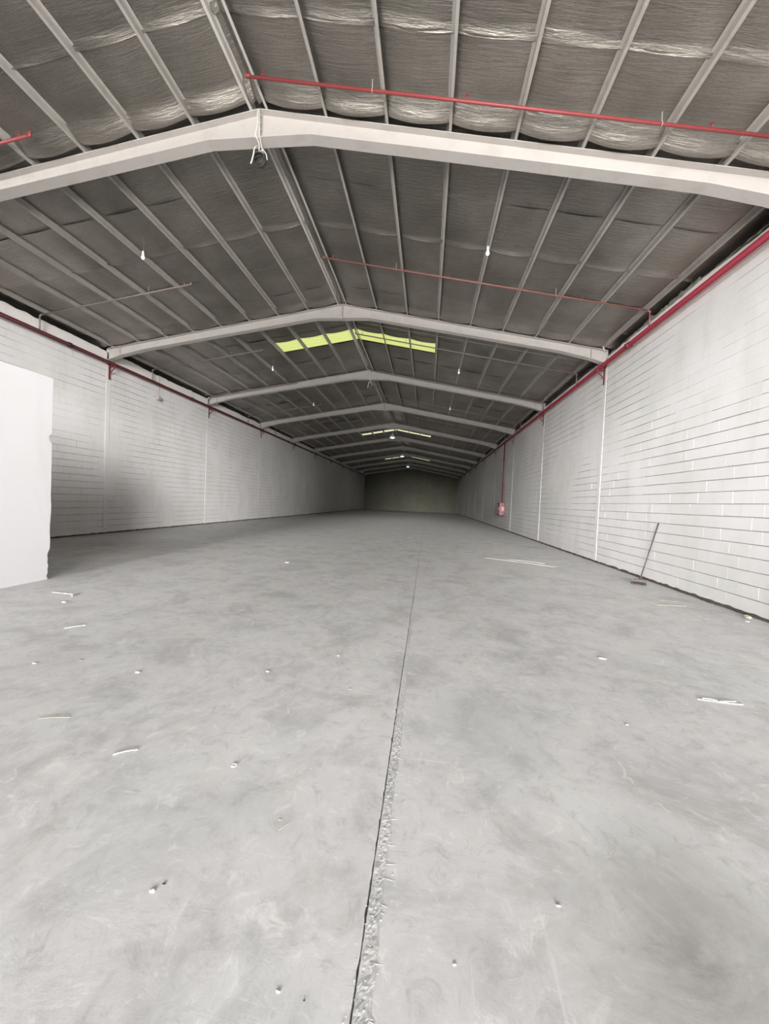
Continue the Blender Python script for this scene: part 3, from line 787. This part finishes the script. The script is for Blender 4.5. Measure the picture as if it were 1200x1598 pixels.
slat((4.15, 7.25), (4.38, 7.18), 0.06, 0.010, 'wood_strip', M['wood'], 'small brown wood scrap on the floor right of the broom', 'stick')
slat((-5.30, 4.97), (-4.95, 4.95), 0.02, 0.012, 'wood_strip', M['paper'], 'thin white strip on the floor near the end of the partition', 'stick')
slat((-4.93, 5.02), (-4.88, 4.86), 0.025, 0.02, 'wood_strip', M['wood'], 'short grey stub beside the thin white strip near the partition', 'stick')
slat((-3.82, 3.72), (-3.70, 3.86), 0.014, 0.012, 'wood_strip', M['paper'], 'short white splinter on the floor, left foreground, second from the partition', 'stick')
slat((-1.72, 1.995), (-1.62, 2.06), 0.012, 0.010, 'wood_strip', M['paper'], 'small white splinter lying left of the square paper scrap', 'stick')
def plastic_strip():
    root = empty('plastic_strip', (2.46, 3.41, 0))
    a = [(-0.17, 0.012, .004), (-0.12, -0.004, .006), (-.06, -.012, .008), (0, -.02, .006), (.08, -.018, .005), (.15, -.022, .006), (.165, .0, .012)]
    b = [(-.13, .016, .010), (-.07, .018, .012), (-.02, .010, .006)]
    c = [(-.02, -.012, .010), (.05, .0, .012), (.12, .010, .010)]
    for q in (a, b, c):
        st = [[Vector((x, y - .005, z - .0035)), Vector((x, y + .005, z - .0035)), Vector((x, y + .004, z + .001)), Vector((x, y - .004, z + .001))] for x, y, z in q]
        MB().sweep(None, st).build('strand', M['paper'], root)
    tag(root, 'crumpled white plastic strip on the floor at the right', 'plastic strip')
plastic_strip()
def scrap(x, y, s, lab, ring=False, m=None, rot=0.0, flat=0.25, seed=0):
    s *= 0.72
    rr = random.Random(seed); b = MB()
    if ring:
        for k in range(8):
            a = k * math.pi / 4 + .2; q = 1.0 if k % 2 else 0.85
            mm = Matrix.Translation((s * q * math.cos(a), s * q * math.sin(a), s * .18)) @ Matrix.Rotation(a, 4, 'Z') @ Matrix.Rotation(rr.uniform(-.3, .3), 4, 'X')
            b.box(-s * .3, s * .3, -s * .42, s * .42, -s * .1, s * .12, mm)
    else:
        bm = bmesh.new(); bmesh.ops.create_icosphere(bm, subdivisions=2, radius=s)
        for v in bm.verts:
            k = 1 + 0.45 * mnoise.noise(v.co * (2.2 / s) + Vector((seed * 3.1, 0, 0)))
            v.co = Vector((v.co.x * k * 1.25, v.co.y * k * .8, max(-s * flat * .8, v.co.z * k * flat)))
        b.add([v.co.copy() for v in bm.verts], [tuple(v.index for v in f.verts) for f in bm.faces]); bm.free()
    o = b.build('litter_scrap', m or M['paper'])
    o.location = (x, y, (0.0 if ring else s * flat * .8)); o.rotation_euler = (0, 0, rot)
    tag(o, lab, 'litter')
scrap(-1.01, 2.03, 0.017, 'square white scrap with a dark centre in the left foreground', True)
scrap(-0.97, 1.33, 0.013, 'white lump, the largest scrap in the bottom left foreground', seed=2)
scrap(-0.945, 1.36, 0.008, 'tiny dark pebble touching the largest white lump, bottom left', m=M['dirt'], seed=21)
scrap(-0.385, 1.11, 0.008, 'small white pebble near the bottom edge, left of the floor joint', seed=3)
scrap(-0.30, 1.10, 0.004, 'dark speck between the bottom white pebble and the floor joint', m=M['dirt'], seed=22)
scrap(0.16, 1.26, 0.007, 'small white pebble near the bottom, right of the floor joint', seed=4)
scrap(0.57, 1.51, 0.010, 'grey and white chip in the right foreground, alone on the floor', seed=5)
scrap(1.86, 4.16, 0.04, 'white flat scrap on the right part of the floor, mid distance', seed=6, rot=-.4)
scrap(-2.34, 2.95, 0.026, 'pale round scrap in the left half of the floor', seed=7)
scrap(-1.31, 3.19, 0.020, 'small white scrap left of the floor joint, mid distance', seed=8, rot=-.5)
scrap(-3.17, 8.63, 0.055, 'white crumb far out in the middle of the floor', seed=9)
scrap(-0.79, 3.65, 0.016, 'small pale crumb nearest to the left of the floor joint, mid distance', seed=10)
scrap(-0.55, 3.02, 0.012, 'small brown pebble just left of the floor joint', m=M['wood'], seed=11)
scrap(4.70, 6.13, 0.035, 'white lump at the foot of the right wall, at the right edge', seed=12)
scrap(-4.71, 4.58, 0.035, 'white lump below the thin white strip, near the partition', seed=13)
scrap(4.86, 6.35, 0.09, 'grey cement rubble heaped at the foot of the right wall', m=M['raw'], seed=14, rot=1.4, flat=.4)
scrap(-3.28, 2.93, 0.02, 'pale flake at the left edge of the floor', seed=15, m=M['card'])
scrap(-2.98, 3.07, 0.022, 'grey flake right of the pale flake at the left edge', seed=16, m=M['wood'], flat=.12)
scrap(1.49, 2.9, 0.014, 'small pale crumb on the floor between joint and plastic strip', seed=17, m=M['card'])
scrap(-0.62, 1.72, 0.006, 'tiny brown splinter left of the floor joint, lower foreground', seed=18, m=M['wood'])
slat((-2.46, 2.23), (-2.28, 2.28), 0.012, 0.004, 'wood_strip', M['wood'], 'long thin grey splinter at the left edge of the foreground', 'stick')
slat((-0.60, 1.66), (-0.57, 1.71), 0.004, 0.003, 'wood_strip', M['wood'], 'tiny bent splinter in the lower middle foreground', 'stick')
